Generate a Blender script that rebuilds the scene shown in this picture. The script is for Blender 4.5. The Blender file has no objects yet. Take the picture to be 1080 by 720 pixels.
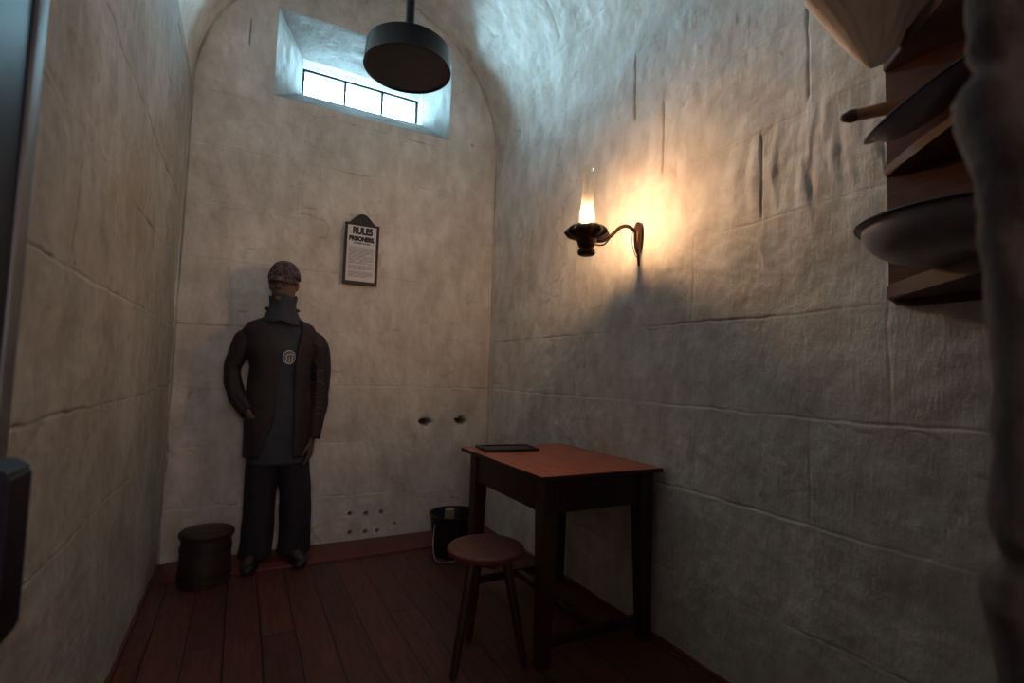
import bpy, bmesh, math, random
import numpy as np
from mathutils import Vector, Matrix
from mathutils.bvhtree import BVHTree
PI = math.pi
random.seed(7)
SC = bpy.context.scene
COL = SC.collection
F0 = -0.03            # floor level
XL, XR, YB, YF = -0.385, 1.79, 3.76, 0.17
ZS, CX, RV = 2.99, 0.7025, 1.0875

# ------------------------------------------------------------------ noise
def _h(i, j, seed):
    n = (i.astype(np.int64) * 374761393 + j.astype(np.int64) * 668265263 + seed * 974711) & 0xffffffff
    n = ((n ^ (n >> 13)) * 1274126177) & 0xffffffff
    n = (n ^ (n >> 16)) & 0xffff
    return n / 32767.5 - 1.0
def vn(x, y, seed=0):
    x = np.asarray(x, float); y = np.asarray(y, float)
    i = np.floor(x); j = np.floor(y); u = x - i; v = y - j
    u = u*u*(3-2*u); v = v*v*(3-2*v)
    a = _h(i, j, seed); b = _h(i+1, j, seed); c = _h(i, j+1, seed); d = _h(i+1, j+1, seed)
    return (a*(1-u)+b*u)*(1-v) + (c*(1-u)+d*u)*v
def fbm(x, y, seed=0, octs=3):
    s = 0; a = 1.0; t = 0
    for k in range(octs):
        s = s + a*vn(x*2**k+17*k, y*2**k-9*k, seed+k); t += a; a *= .5
    return s/t

# ------------------------------------------------------------------ materials
def mat(name, base=(.5,.5,.5), rough=.6, metal=0., noise=None, bump=0., bscale=60., stretch=(1,1,1), emit=None, es=0, spec=.5):
    m = bpy.data.materials.new(name); m.use_nodes = True
    nt = m.node_tree; N = nt.nodes; L = nt.links
    b = N['Principled BSDF']
    b.inputs['Base Color'].default_value = (*base, 1); b.inputs['Roughness'].default_value = rough
    b.inputs['Metallic'].default_value = metal; b.inputs['Specular IOR Level'].default_value = spec
    tc = N.new('ShaderNodeTexCoord'); mp = N.new('ShaderNodeMapping'); mp.inputs['Scale'].default_value = stretch
    L.new(tc.outputs['Object'], mp.inputs['Vector'])
    if noise:
        c2, sc, = noise
        n = N.new('ShaderNodeTexNoise'); n.inputs['Scale'].default_value = sc; n.inputs['Detail'].default_value = 6
        r = N.new('ShaderNodeValToRGB'); r.color_ramp.elements[0].position = .35; r.color_ramp.elements[1].position = .68
        r.color_ramp.elements[0].color = (*base,1); r.color_ramp.elements[1].color = (*c2,1)
        L.new(mp.outputs[0], n.inputs['Vector']); L.new(n.outputs['Fac'], r.inputs['Fac']); L.new(r.outputs[0], b.inputs['Base Color'])
    if bump:
        n = N.new('ShaderNodeTexNoise'); n.inputs['Scale'].default_value = bscale; n.inputs['Detail'].default_value = 5
        bp = N.new('ShaderNodeBump'); bp.inputs['Strength'].default_value = bump; bp.inputs['Distance'].default_value = .004
        L.new(mp.outputs[0], n.inputs['Vector']); L.new(n.outputs['Fac'], bp.inputs['Height']); L.new(bp.outputs[0], b.inputs['Normal'])
    if emit:
        b.inputs['Emission Color'].default_value = (*emit,1); b.inputs['Emission Strength'].default_value = es
    return m

def limewash(name, tint=(1,1,1), stretch=(1,1,1)):
    m = bpy.data.materials.new(name); m.use_nodes = True
    nt = m.node_tree; N = nt.nodes; L = nt.links; b = N['Principled BSDF']
    b.inputs['Roughness'].default_value = .78; b.inputs['Specular IOR Level'].default_value = .25
    tc = N.new('ShaderNodeTexCoord')
    def noise(sc, det, st=(1,1,1), loc=(0,0,0)):
        mp = N.new('ShaderNodeMapping'); mp.inputs['Scale'].default_value = st; mp.inputs['Location'].default_value = loc
        n = N.new('ShaderNodeTexNoise'); n.inputs['Scale'].default_value = sc; n.inputs['Detail'].default_value = det; n.inputs['Roughness'].default_value = .6
        L.new(tc.outputs['Object'], mp.inputs[0]); L.new(mp.outputs[0], n.inputs['Vector']); return n
    def ramp(n, p0, p1, c0, c1):
        r = N.new('ShaderNodeValToRGB'); e = r.color_ramp.elements
        e[0].position = p0; e[1].position = p1; e[0].color = (*c0,1); e[1].color = (*c1,1)
        L.new(n.outputs['Fac'], r.inputs['Fac']); return r
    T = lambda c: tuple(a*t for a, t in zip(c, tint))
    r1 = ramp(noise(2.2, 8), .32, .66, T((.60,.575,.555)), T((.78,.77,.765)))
    r2 = ramp(noise(9, 10, (1,1,.5), (3,1,7)), .38, .62, (.80,.78,.75), (1,1,1))
    r3 = ramp(noise(30, 12, (1,1,1), (9,4,2)), .24, .33, (.5,.46,.42), (1,1,1))
    def mul(a, c2):
        x = N.new('ShaderNodeMix'); x.data_type = 'RGBA'; x.blend_type = 'MULTIPLY'; x.inputs[0].default_value = 1
        L.new(a, x.inputs[6]); L.new(c2, x.inputs[7]); return x.outputs[2]
    o = mul(mul(r1.outputs[0], r2.outputs[0]), r3.outputs[0])
    at = N.new('ShaderNodeAttribute'); at.attribute_name = 'grime_shade'
    g = N.new('ShaderNodeMix'); g.data_type = 'RGBA'; L.new(at.outputs['Fac'], g.inputs[0]); L.new(o, g.inputs[6]); g.inputs[7].default_value = (.10,.078,.06,1)
    L.new(g.outputs[2], b.inputs['Base Color'])
    def bump(n, s, d, prev=None):
        bp = N.new('ShaderNodeBump'); bp.inputs['Strength'].default_value = s; bp.inputs['Distance'].default_value = d
        L.new(n.outputs['Fac'], bp.inputs['Height'])
        if prev: L.new(prev.outputs[0], bp.inputs['Normal'])
        return bp
    b1 = bump(noise(14, 8), .5, .009)
    b2 = bump(noise(55, 8, stretch), .55, .005, b1)
    b3 = bump(noise(160, 4), .35, .002, b2)
    L.new(b3.outputs[0], b.inputs['Normal'])
    return m

def planks(name):
    m = bpy.data.materials.new(name); m.use_nodes = True
    nt = m.node_tree; N = nt.nodes; L = nt.links; b = N['Principled BSDF']
    tc = N.new('ShaderNodeTexCoord')
    mp = N.new('ShaderNodeMapping'); mp.inputs['Rotation'].default_value = (0,0,PI/2)
    br = N.new('ShaderNodeTexBrick'); br.offset = .37
    br.inputs['Scale'].default_value = 1; br.inputs['Brick Width'].default_value = 2.6; br.inputs['Row Height'].default_value = .145
    br.inputs['Mortar Size'].default_value = .003; br.inputs['Color1'].default_value = (.105,.032,.026,1); br.inputs['Color2'].default_value = (.16,.052,.036,1)
    br.inputs['Mortar'].default_value = (.012,.006,.005,1)
    L.new(tc.outputs['Object'], mp.inputs[0]); L.new(mp.outputs[0], br.inputs['Vector'])
    mp2 = N.new('ShaderNodeMapping'); mp2.inputs['Scale'].default_value = (14,1,1)
    n = N.new('ShaderNodeTexNoise'); n.inputs['Scale'].default_value = 5; n.inputs['Detail'].default_value = 8
    L.new(tc.outputs['Object'], mp2.inputs[0]); L.new(mp2.outputs[0], n.inputs['Vector'])
    r = N.new('ShaderNodeValToRGB'); r.color_ramp.elements[0].position = .3; r.color_ramp.elements[1].position = .7
    r.color_ramp.elements[0].color = (.55,.5,.5,1); r.color_ramp.elements[1].color = (1.1,1.1,1.1,1); L.new(n.outputs['Fac'], r.inputs[0])
    x = N.new('ShaderNodeMix'); x.data_type = 'RGBA'; x.blend_type = 'MULTIPLY'; x.inputs[0].default_value = 1
    L.new(br.outputs['Color'], x.inputs[6]); L.new(r.outputs[0], x.inputs[7]); L.new(x.outputs[2], b.inputs['Base Color'])
    b.inputs['Roughness'].default_value = .5
    bp = N.new('ShaderNodeBump'); bp.inputs['Strength'].default_value = .6; bp.inputs['Distance'].default_value = .004; bp.invert = True
    L.new(br.outputs['Fac'], bp.inputs['Height']); L.new(bp.outputs[0], b.inputs['Normal'])
    return m

def thin_glass(name, tint=(1,1,1), haze=.0):
    m = bpy.data.materials.new(name); m.use_nodes = True
    nt = m.node_tree; N = nt.nodes; L = nt.links
    N.remove(N['Principled BSDF']); out = N['Material Output']
    t = N.new('ShaderNodeBsdfTransparent'); t.inputs[0].default_value = (*tint,1)
    g = N.new('ShaderNodeBsdfGlossy'); g.inputs['Roughness'].default_value = .05
    lw = N.new('ShaderNodeLayerWeight'); lw.inputs['Blend'].default_value = .35
    mr = N.new('ShaderNodeMapRange'); mr.inputs[3].default_value = .04; mr.inputs[4].default_value = .45
    L.new(lw.outputs['Fresnel'], mr.inputs[0])
    mx = N.new('ShaderNodeMixShader'); L.new(mr.outputs[0], mx.inputs[0]); L.new(t.outputs[0], mx.inputs[1]); L.new(g.outputs[0], mx.inputs[2])
    last = mx
    if haze:
        d = N.new('ShaderNodeBsdfTranslucent'); d.inputs[0].default_value = (.9,.85,.75,1)
        m2 = N.new('ShaderNodeMixShader'); m2.inputs[0].default_value = haze
        L.new(mx.outputs[0], m2.inputs[1]); L.new(d.outputs[0], m2.inputs[2]); last = m2
    L.new(last.outputs[0], out.inputs['Surface'])
    return m

M = dict(
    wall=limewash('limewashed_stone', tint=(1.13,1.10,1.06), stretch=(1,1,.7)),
    lwall=limewash('soiled_dimmed_limewash', tint=(.66,.66,.645), stretch=(1,1,.6)),  # soiled tint, taken darker still to stand in for weaker light
    rwall=limewash('limewashed_tooled_stone', tint=(1.16,1.16,1.16), stretch=(1,1.5,.4)),  # tint raised to stand in for light missing on this wall
    recess=limewash('dimmed_recess_limewash', tint=(.56,.56,.56)),  # limewash darkened to hold back the window light on the splay
    jamb=limewash('bare_brown_stone', tint=(.19,.14,.135)),
    passage=mat('passage_plaster', (.30,.27,.25), .9),
    floor=planks('jarrah_boards'),
    edge=mat('red_board', (.20,.045,.028), .5, noise=((.13,.03,.02), 20), bump=.2, stretch=(1,8,1)),
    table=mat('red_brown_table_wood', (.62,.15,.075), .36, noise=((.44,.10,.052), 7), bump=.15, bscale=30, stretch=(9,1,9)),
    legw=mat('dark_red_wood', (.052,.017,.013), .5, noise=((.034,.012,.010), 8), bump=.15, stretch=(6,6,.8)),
    seatw=mat('worn_red_seat', (.17,.05,.036), .45, noise=((.10,.028,.022), 9), bump=.15, stretch=(1,8,1)),
    shelfw=mat('shelf_wood', (.13,.040,.022), .6, noise=((.07,.022,.013), 8), bump=.2, stretch=(3,1,5)),
    black=mat('black_painted_metal', (.004,.006,.013), .34, noise=((.007,.009,.017), 30), bump=.1),
    doorm=mat('dark_door_paint', (.008,.010,.018), .42, noise=((.012,.015,.024), 5), bump=.12, bscale=12, spec=.08),
    doorstrip=mat('grey_iron_strip', (.13,.13,.14), .5, .3, noise=((.09,.09,.1), 12)),
    lock=mat('black_lock_iron', (.014,.010,.018), .55, bump=.1, spec=.2),
    bronze=mat('tarnished_bronze', (.085,.032,.016), .42, .6, noise=((.045,.018,.011), 25), bump=.2, bscale=40),
    frame=mat('window_frame_paint', (.010,.014,.020), .6),
    enamel=mat('grey_enamel', (.30,.28,.32), .35, noise=((.22,.205,.235), 12), bump=.05),
    rim=mat('dark_enamel_rim', (.03,.028,.033), .3),
    canvas=mat('cream_canvas', (.78,.64,.52), .85, noise=((.64,.50,.40), 10), bump=.3, bscale=220),
    boardw=mat('shaded_shelf_board_wood', (.065,.022,.014), .6, noise=((.040,.014,.010), 8), bump=.2, stretch=(5,5,3)),  # shelf wood darkened to paint the boards as shaded
    stick=mat('turned_brown_wood', (.42,.20,.10), .55, noise=((.26,.12,.06), 15), bump=.2),
    stickend=mat('burnt_wood_end', (.06,.03,.02), .7, bump=.3),
    tub=mat('tub_wood', (.035,.018,.014), .5, noise=((.022,.012,.010), 9), bump=.2, stretch=(8,8,1)),
    iron=mat('dark_bucket_iron', (.030,.026,.026), .45, .3, noise=((.02,.018,.018), 15), bump=.15),
    bail=mat('galvanised_wire', (.30,.28,.27), .4, .6),
    rag=mat('pale_bristle', (.35,.26,.19), .9, bump=.4),
    signw=mat('sign_wood', (.030,.017,.013), .5, noise=((.02,.011,.009), 12), bump=.1),
    paper=mat('sign_paper', (.80,.79,.84), .8, noise=((.72,.71,.75), 8)),
    ink=mat('black_ink', (.02,.018,.018), .8),
    skin=mat('skin', (.13,.075,.055), .55, noise=((.11,.06,.045), 20), bump=.08, bscale=150),
    jacket=mat('black_jacket_cloth', (.028,.017,.024), .7, noise=((.019,.012,.018), 14), bump=.3, bscale=90),
    shirt=mat('slate_blue_jersey', (.045,.050,.070), .85, noise=((.034,.038,.055), 10), bump=.3, bscale=160),
    denim=mat('dark_denim', (.020,.016,.027), .8, noise=((.014,.011,.020), 10), bump=.4, bscale=200),
    shoe=mat('black_shoe', (.012,.010,.012), .5, bump=.1),
    thread=mat('dull_gold_thread', (.12,.085,.045), .7),
    grthread=mat('grey_thread', (.075,.06,.07), .7),
    badge=mat('pale_badge_print', (.20,.19,.21), .6, noise=((.08,.075,.085), 60)),
    book=mat('dark_slate', (.035,.025,.022), .45, noise=((.025,.018,.016), 12)),
    cable=mat('lamp_cable', (.10,.05,.02), .5),
    hole=mat('dark_hole_stone', (.05,.035,.03), .9, bump=.4),
)
def cap_mat():
    m = mat('patterned_cap_cloth', (.05,.032,.038), .8)
    nt = m.node_tree; N = nt.nodes; L = nt.links
    v = N.new('ShaderNodeTexVoronoi'); v.feature = 'DISTANCE_TO_EDGE'; v.inputs['Scale'].default_value = 26
    tc = N.new('ShaderNodeTexCoord'); nz = N.new('ShaderNodeTexNoise'); nz.inputs['Scale'].default_value = 18
    ad = N.new('ShaderNodeVectorMath'); ad.operation = 'MULTIPLY_ADD'; ad.inputs[1].default_value = (.05,.05,.05)
    L.new(tc.outputs['Object'], nz.inputs['Vector']); L.new(nz.outputs['Color'], ad.inputs[0]); L.new(tc.outputs['Object'], ad.inputs[2]); L.new(ad.outputs[0], v.inputs['Vector'])
    r = N.new('ShaderNodeValToRGB'); e = r.color_ramp.elements; e[0].position = .02; e[0].color = (.15,.105,.11,1); e[1].position = .13; e[1].color = (.045,.028,.036,1)
    L.new(v.outputs['Distance'], r.inputs[0]); L.new(r.outputs[0], N['Principled BSDF'].inputs['Base Color'])
    return m
M['cap'] = cap_mat()
def cloth_translucent(m, c, k):
    nt = m.node_tree; N = nt.nodes; L = nt.links; t = N.new('ShaderNodeBsdfTranslucent'); t.inputs[0].default_value = (*c,1)
    x = N.new('ShaderNodeMixShader'); x.inputs[0].default_value = k
    L.new(N['Principled BSDF'].outputs[0], x.inputs[1]); L.new(t.outputs[0], x.inputs[2]); L.new(x.outputs[0], N['Material Output'].inputs['Surface'])
cloth_translucent(M['canvas'], (.8,.66,.5), .16)
fl = bpy.data.materials.new('lamp_flame'); fl.use_nodes = True
fl.node_tree.nodes['Principled BSDF'].inputs['Emission Color'].default_value = (1,.57,.28,1)
fl.node_tree.nodes['Principled BSDF'].inputs['Emission Strength'].default_value = 740
M['flame'] = fl
M['chimney'] = thin_glass('chimney_glass', (.99,.97,.93), .05)
M['pane'] = thin_glass('window_glass', (.97,.99,1))

# ------------------------------------------------------------------ object helpers
def root_loc(p):
    while p is not None and p.parent is not None: p = p.parent
    return Vector(p.location) if p is not None else Vector((0,0,0))
def tag(o, label=None, cat=None, group=None, kind=None):
    if label: o['label'] = label
    if cat: o['category'] = cat
    if group: o['group'] = group
    if kind: o['kind'] = kind
    return o
def thing(name, loc, label, cat, group=None):
    o = bpy.data.objects.new(name, None); o.empty_display_size = .05; COL.objects.link(o); o.location = loc
    return tag(o, label, cat, group)
def from_bm(name, bm, m, parent=None, smooth=True, angle=40):
    """bm in world coordinates"""
    bmesh.ops.recalc_face_normals(bm, faces=bm.faces)
    me = bpy.data.meshes.new(name); bm.to_mesh(me); bm.free()
    o = bpy.data.objects.new(name, me); COL.objects.link(o)
    if parent is not None:
        me.transform(Matrix.Translation(-root_loc(parent))); o.parent = parent
    me.materials.append(M[m] if isinstance(m, str) else m)
    if smooth:
        me.polygons.foreach_set('use_smooth', [True]*len(me.polygons))
        me.set_sharp_from_angle(angle=math.radians(angle))
    return o
def recenter(o):
    """give a one-mesh thing an origin at its own base"""
    me = o.data; n = len(me.vertices); a = np.empty(n*3); me.vertices.foreach_get('co', a); a = a.reshape(-1,3)
    c = Vector(((a[:,0].min()+a[:,0].max())/2, (a[:,1].min()+a[:,1].max())/2, a[:,2].min()))
    me.transform(Matrix.Translation(-c)); o.location = c; return o
def box(bm, x0,x1,y0,y1,z0,z1, bev=.0, rot=0, piv=None, seg=2):
    r = bmesh.ops.create_cube(bm, size=1); vs = r['verts']
    for v in vs:
        v.co = Vector(((x0+x1)/2+v.co.x*(x1-x0), (y0+y1)/2+v.co.y*(y1-y0), (z0+z1)/2+v.co.z*(z1-z0)))
    if rot:
        p = Vector(piv or ((x0+x1)/2,(y0+y1)/2,0)); R = Matrix.Rotation(rot,3,'Z')
        for v in vs: v.co = p + R@(v.co-p)
    if bev:
        es = list({e for v in vs for e in v.link_edges})
        bmesh.ops.bevel(bm, geom=es, offset=bev, segments=seg, affect='EDGES', profile=.5)
def rings(bm, rs, closed=True, caps=True):
    """rs: list of lists of points, equal counts"""
    V = [[bm.verts.new(p) for p in r] for r in rs]
    n = len(V[0])
    for a, b in zip(V[:-1], V[1:]):
        for i in range(n if closed else n-1):
            j = (i+1) % n
            bm.faces.new((a[i], a[j], b[j], b[i]))
    if caps and closed:
        bm.faces.new(V[0][::-1]); bm.faces.new(V[-1])
    return V
def lathe(bm, prof, cx, cy, n=40, caps=True, flute=None):
    rs = []
    for k, (r, z) in enumerate(prof):
        ring = []
        for i in range(n):
            a = 2*PI*i/n; rr = r*(1+(flute[k] if flute else 0)*math.cos(a*12))
            ring.append((cx+rr*math.cos(a), cy+rr*math.sin(a), z))
        rs.append(ring)
    rings(bm, rs, True, caps)
def smooth_path(pts, n=8):
    P = [Vector(p) for p in pts]; out = []
    for i in range(len(P)-1):
        p0 = P[max(i-1,0)]; p1 = P[i]; p2 = P[i+1]; p3 = P[min(i+2,len(P)-1)]
        for k in range(n):
            t = k/n
            out.append(.5*((2*p1)+(-p0+p2)*t+(2*p0-5*p1+4*p2-p3)*t*t+(-p0+3*p1-3*p2+p3)*t**3))
    out.append(P[-1]); return out
def tube(bm, pts, rad, n=12, round_ends=True, flat=None):
    """rad: float or list per point; flat: (ax, ay) scale"""
    P = [Vector(p) for p in pts]; R = rad if isinstance(rad, (list,tuple)) else [rad]*len(P)
    if round_ends:
        P2 = []; R2 = []
        d0 = (P[0]-P[1]).normalized(); d1 = (P[-1]-P[-2]).normalized()
        for c in (1., .8, .45): P2.append(P[0]+d0*R[0]*c*.98); R2.append(R[0]*max(math.sqrt(max(0,1-c*c)), .12))
        P2 += P; R2 += list(R)
        for c in (.45,.8,1.): P2.append(P[-1]+d1*R[-1]*c*.98); R2.append(R[-1]*max(math.sqrt(max(0,1-c*c)), .12))
        P, R = P2, R2
    rs = []; up = Vector((0,0,1))
    t0 = (P[1]-P[0]).normalized()
    if abs(t0.z) > .9: up = Vector((0,1,0))
    u = t0.cross(up).normalized()
    for i, p in enumerate(P):
        t = (P[min(i+1,len(P)-1)]-P[max(i-1,0)]).normalized()
        u = (u - t*u.dot(t)).normalized(); w = t.cross(u)
        a, b = flat or (1,1)
        rs.append([p+u*math.cos(2*PI*k/n)*R[i]*a+w*math.sin(2*PI*k/n)*R[i]*b for k in range(n)])
    rings(bm, rs)
def ball(bm, c, r, sc=(1,1,1), seg=24, R=None):
    res = bmesh.ops.create_uvsphere(bm, u_segments=seg, v_segments=seg//2, radius=r)
    for v in res['verts']:
        q = Vector((v.co.x*sc[0], v.co.y*sc[1], v.co.z*sc[2]))
        if R: q = R@q
        v.co = q+Vector(c)
NB = bmesh.new

# ------------------------------------------------------------------ room: displaced stone surfaces
def coords(lo, hi, step, dense=(), dstep=.003, w=.02):
    c = set(np.round(np.arange(lo, hi, step), 5)); c.add(hi)
    for d in dense:
        for x in np.arange(max(lo,d-w), min(hi,d+w), dstep): c.add(round(float(x),5))
    c = sorted(c); out = [c[0]]
    for x in c[1:]:
        if x-out[-1] > dstep*.5: out.append(x)
    out[-1] = hi
    return np.array(out)
COURSES = [.312, .687, 1.062, 1.438, 1.827, 2.19, 2.562, 2.94, 3.32, 3.70, 4.1]
def groove(d, w): return np.exp(-(d/w)**2)
def relief(u, z, seed, verts, depth=.006, cstr=None, courses=COURSES, lump=.007):
    """height towards the room of a limewashed ashlar face at coordinates u (along), z (up)"""
    h = lump*fbm(u*1.7, z*1.7, seed) + +.0055*fbm(u*7, z*6, seed+5) + .0026*fbm(u*30, z*22, seed+9, 2)
    g = np.zeros_like(u); grime_shade = np.zeros_like(u)
    for k, c in enumerate(courses):
        line = c + .006*vn(u*3.1, u*0+k, seed+20) + .003*vn(u*14, u*0+k, seed+21)
        st = np.clip(.62+.75*vn(u*1.9, u*0+k*3.3, seed+22), .12, 1.2)
        if cstr is not None: st = st*cstr(u, k)
        d = z-line
        st = st*np.clip(.75+.6*vn(u*11, u*0+k*2.1, seed+26), .1, 1.3); d = d+.0022*vn(u*34, u*0+k, seed+27)
        g += st*depth*groove(d, .0042)
        h += st*.0020*np.tanh(d/.008)*np.exp(-np.abs(d)/.06)*np.sign(vn(u*0+k*1.7, u*0, seed+3))
        grime_shade += groove(d-.001, .0032)*np.clip(st-.72,0,1)*1.6*(vn(u*23, u*0+k, seed+30) > -.1)
    for (a, z0, z1, s) in verts:
        line = a + .004*vn(z*6, z*0+a, seed+25)
        m = 1/(1+np.exp(-(z-z0)/.006))*1/(1+np.exp((z-z1)/.006))
        g += s*depth*groove(u-line, .005)*m
        grime_shade += groove(u-line, .003)*m*np.clip(s-.5,0,1)*1.5
    # flaking coats of limewash: thin plateaus with crisp edges, and a few hairline cracks
    q = fbm(u*5.5+3*vn(u*2,z*2,seed+60), z*7.5, seed+61, 4); msk = np.clip(.55+vn(u*1.3, z*1.6, seed+62), 0, 1)
    h += .0016*np.tanh(q/.035)*msk + .0011*np.tanh((fbm(u*12, z*15, seed+63, 3)-.15)/.05)*msk
    cr = groove(fbm(u*1.6, z*2.3, seed+64, 4), .006)*(vn(u*2.1, z*2.7, seed+65) > .25)
    h -= .0025*cr; grime_shade += .55*cr
    # chips and pits
    p = vn(u*55, z*48, seed+40); pit = np.clip(p-.88, 0, 1)*.02
    return h-g-pit, np.clip(grime_shade*.75+np.clip(p-.93,0,1)*3*(vn(u*5,z*5,seed+44)>.1), 0, .85)
def grid_obj(name, P, grime_shade, m, mask=None):
    ny, nx, _ = P.shape
    idx = np.arange(ny*nx).reshape(ny, nx)
    a = idx[:-1,:-1]; b = idx[:-1,1:]; c = idx[1:,1:]; d = idx[1:,:-1]
    fc = np.stack([a,b,c,d], -1).reshape(-1,4)
    if mask is not None: fc = fc[mask.reshape(-1)]
    me = bpy.data.meshes.new(name)
    me.vertices.add(ny*nx); me.vertices.foreach_set('co', P.reshape(-1).astype(np.float32))
    me.loops.add(len(fc)*4); me.loops.foreach_set('vertex_index', fc.reshape(-1).astype(np.int32))
    me.polygons.add(len(fc)); me.polygons.foreach_set('loop_start', np.arange(0,len(fc)*4,4,dtype=np.int32))
    me.polygons.foreach_set('loop_total', np.full(len(fc),4,np.int32))
    me.polygons.foreach_set('use_smooth', np.ones(len(fc),bool)); me.update(calc_edges=True)
    at = me.attributes.new('grime_shade','FLOAT','POINT'); at.data.foreach_set('value', grime_shade.reshape(-1).astype(np.float32))
    me.materials.append(M[m]); o = bpy.data.objects.new(name, me); COL.objects.link(o)
    o['kind'] = 'structure'; return o

# right wall + left wall + vault share one profile function
def s_of(side, z):  # arc coordinate used by the relief
    return z
R_V = [(2.055,2.57,2.93,1.3),(1.838,2.20,2.556,1.0),(1.11,2.24,2.93,.9),(1.305,1.84,2.18,1.2),(1.648,1.45,1.82,.45),(.856,1.07,1.43,.28),
       (1.11,.70,1.05,.4),(2.75,1.45,1.82,.3),(2.45,1.07,1.43,.3),(1.75,.32,.68,.25),(2.9,.70,1.05,.35),(3.2,1.84,2.18,.3),(2.6,2.2,2.55,.3),(3.1,2.57,2.93,.35)]
def tooling(u, z):
    # broad vertical adze strokes, strongest in the block by the shelf
    w = np.exp(-((u-1.05)/.33)**2)*(1/(1+np.exp(-(z-1.86)/.02)))*(1/(1+np.exp((z-2.2)/.02)))
    base = .25+.15*vn(u*2, z*2, 77)
    return (base*.0022+w*.010)*fbm(u*34+1.5*vn(z*5,u*3,5), z*3.2, 60, 2) 
ys = coords(YF-.35, YB+.06, .011, [v[0] for v in R_V], .0035, .014)
zs = coords(F0-.05, ZS, .011, COURSES, .0035, .018)
U, Zc = np.meshgrid(ys, zs)
RC = lambda u, k: {4: .15+.85/(1+np.exp((u-1.40)/.05)), 5: .35, 6: .6, 7: .6}.get(k, 1.0)*np.ones_like(u)
h, g = relief(U, Zc, 3, R_V, cstr=RC); h = h+tooling(U, Zc)
fade = np.clip((ZS-Zc)/.06, 0, 1)
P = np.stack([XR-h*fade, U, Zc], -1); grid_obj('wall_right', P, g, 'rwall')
L_V = [(1.64,1.45,1.68,1.0),(2.3,1.07,1.43,.3),(1.75,.70,1.05,.3),(2.6,1.84,2.18,.9),(2.05,2.2,2.56,.5),(3.1,1.45,1.82,.4)]
LC = [.33,.70,1.045,1.41,1.775,2.16,2.54,2.92]
ys = coords(.5, YB+.06, .011, [v[0] for v in L_V], .0035, .014); zs = coords(F0-.05, ZS, .011, LC, .0035, .018)
U, Zc = np.meshgrid(ys, zs)
h, g = relief(U, Zc, 11, L_V, courses=LC, lump=.010)
fade = np.clip((ZS-Zc)/.06, 0, 1)
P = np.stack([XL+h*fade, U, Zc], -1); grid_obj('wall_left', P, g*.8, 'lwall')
# ceiling: barrel vault
ys = coords(YF-.35, YB+.06, .014); sa = coords(0, PI*RV, .014)
U, S = np.meshgrid(ys, sa)
vc = [(2.7,.4,.8,.8),(1.9,.8,1.2,.6),(2.3,2.2,2.6,.8),(3.0,2.6,3.0,.6)]
h, g = relief(U, S, 23, vc, courses=[.33,.7,1.1,1.5,1.9,2.3,2.7,3.1], depth=.006, lump=.012)
fade = np.clip(S/.06,0,1)*np.clip((PI*RV-S)/.06,0,1); A = S/RV; rr = RV-h*fade
P = np.stack([CX+rr*np.cos(A), U, ZS+rr*np.sin(A)], -1); grid_obj('ceiling', P, g*.8, 'wall')

# back wall, with the window opening, drilled vent holes and two broken sockets
WX0, WX1, WZ0, WZ1 = .085, 1.358, 3.034, 3.665
B_V = [(-.08,3.34,3.52,1.4),(-.385,2.3,2.94,.4),(1.05,.70,1.05,.2),(.3,2.2,2.56,.3),(1.5,2.57,2.94,.4),(.15,1.07,1.43,.3),(1.2,1.45,1.82,.3),(-.372,.52,.60,1.2),(-.372,.64,.69,1.2)]
BC = [.295,.668,1.06,1.434,1.86,2.23,2.60,2.955,3.9]
HOLES = [(.734,.163,.0125),(.847,.153,.0135),(.955,.155,.0115),(.741,.031,.0125),(.846,.027,.012),(.934,.024,.011),(1.057,.063,.008)]
SOCK = [(1.262,.797,.040,.024),(1.548,.803,.038,.025)]
xs = coords(XL-.06, XR+.06, .011, [v[0] for v in B_V]+[h_[0] for h_ in HOLES]+[s[0] for s in SOCK], .0035, .03)
zs = coords(F0-.05, ZS+RV+.06, .011, BC+[.16,.03,.063,.80,.785], .0035, .03)
def snap(a, v): i = int(np.argmin(abs(a-v))); a[i] = v; return i
ix0, ix1, iz0, iz1 = snap(xs,WX0), snap(xs,WX1), snap(zs,WZ0), snap(zs,WZ1)
U, Zc = np.meshgrid(xs, zs)
h, g = relief(U, Zc, 31, B_V, courses=BC, lump=.009, depth=.0065)
for (x, z, r) in HOLES:
    d = np.hypot(U-x, Zc-z); k = 1/(1+np.exp((d-r)/.0012)); h = h-.06*k; g = np.maximum(g, k*.9)  # hole interiors coloured dark in place of shade
    h = h-.004*np.exp(-(d/(r*1.9))**2)
for (x, z, rx, rz) in SOCK:
    an = np.arctan2(Zc-z, U-x); wob = 1+.28*vn(an*2.2+x*9, an*0, 50)
    d = np.hypot((U-x)/rx, (Zc-z)/rz)/wob; k = 1/(1+np.exp((d-1)/.09)); h = h-.10*k; g = np.maximum(g, k*1.0)  # socket interiors also coloured dark to deepen their shade
    h = h-.010*np.exp(-(np.hypot((U-x)/(rx*1.9), (Zc-z-.012)/(rz*2.4)))**2)
rad = np.where(Zc > ZS, np.hypot(U-CX, Zc-ZS), abs(U-CX)); seam = groove(rad-RV+.004+.003*vn(U*9, Zc*9, 88), .006)*np.clip(.75+.5*vn(U*4, Zc*4, 89), .2, 1)
h = h-.010*seam; g = np.maximum(g, .6*seam)
ed = np.minimum(np.minimum(abs(U-WX0)+1e3*((Zc<WZ0-.03)|(Zc>WZ1+.03)), abs(U-WX1)+1e3*((Zc<WZ0-.03)|(Zc>WZ1+.03))),
                np.minimum(abs(Zc-WZ0)+1e3*((U<WX0-.03)|(U>WX1+.03)), abs(Zc-WZ1)+1e3*((U<WX0-.03)|(U>WX1+.03))))
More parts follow.
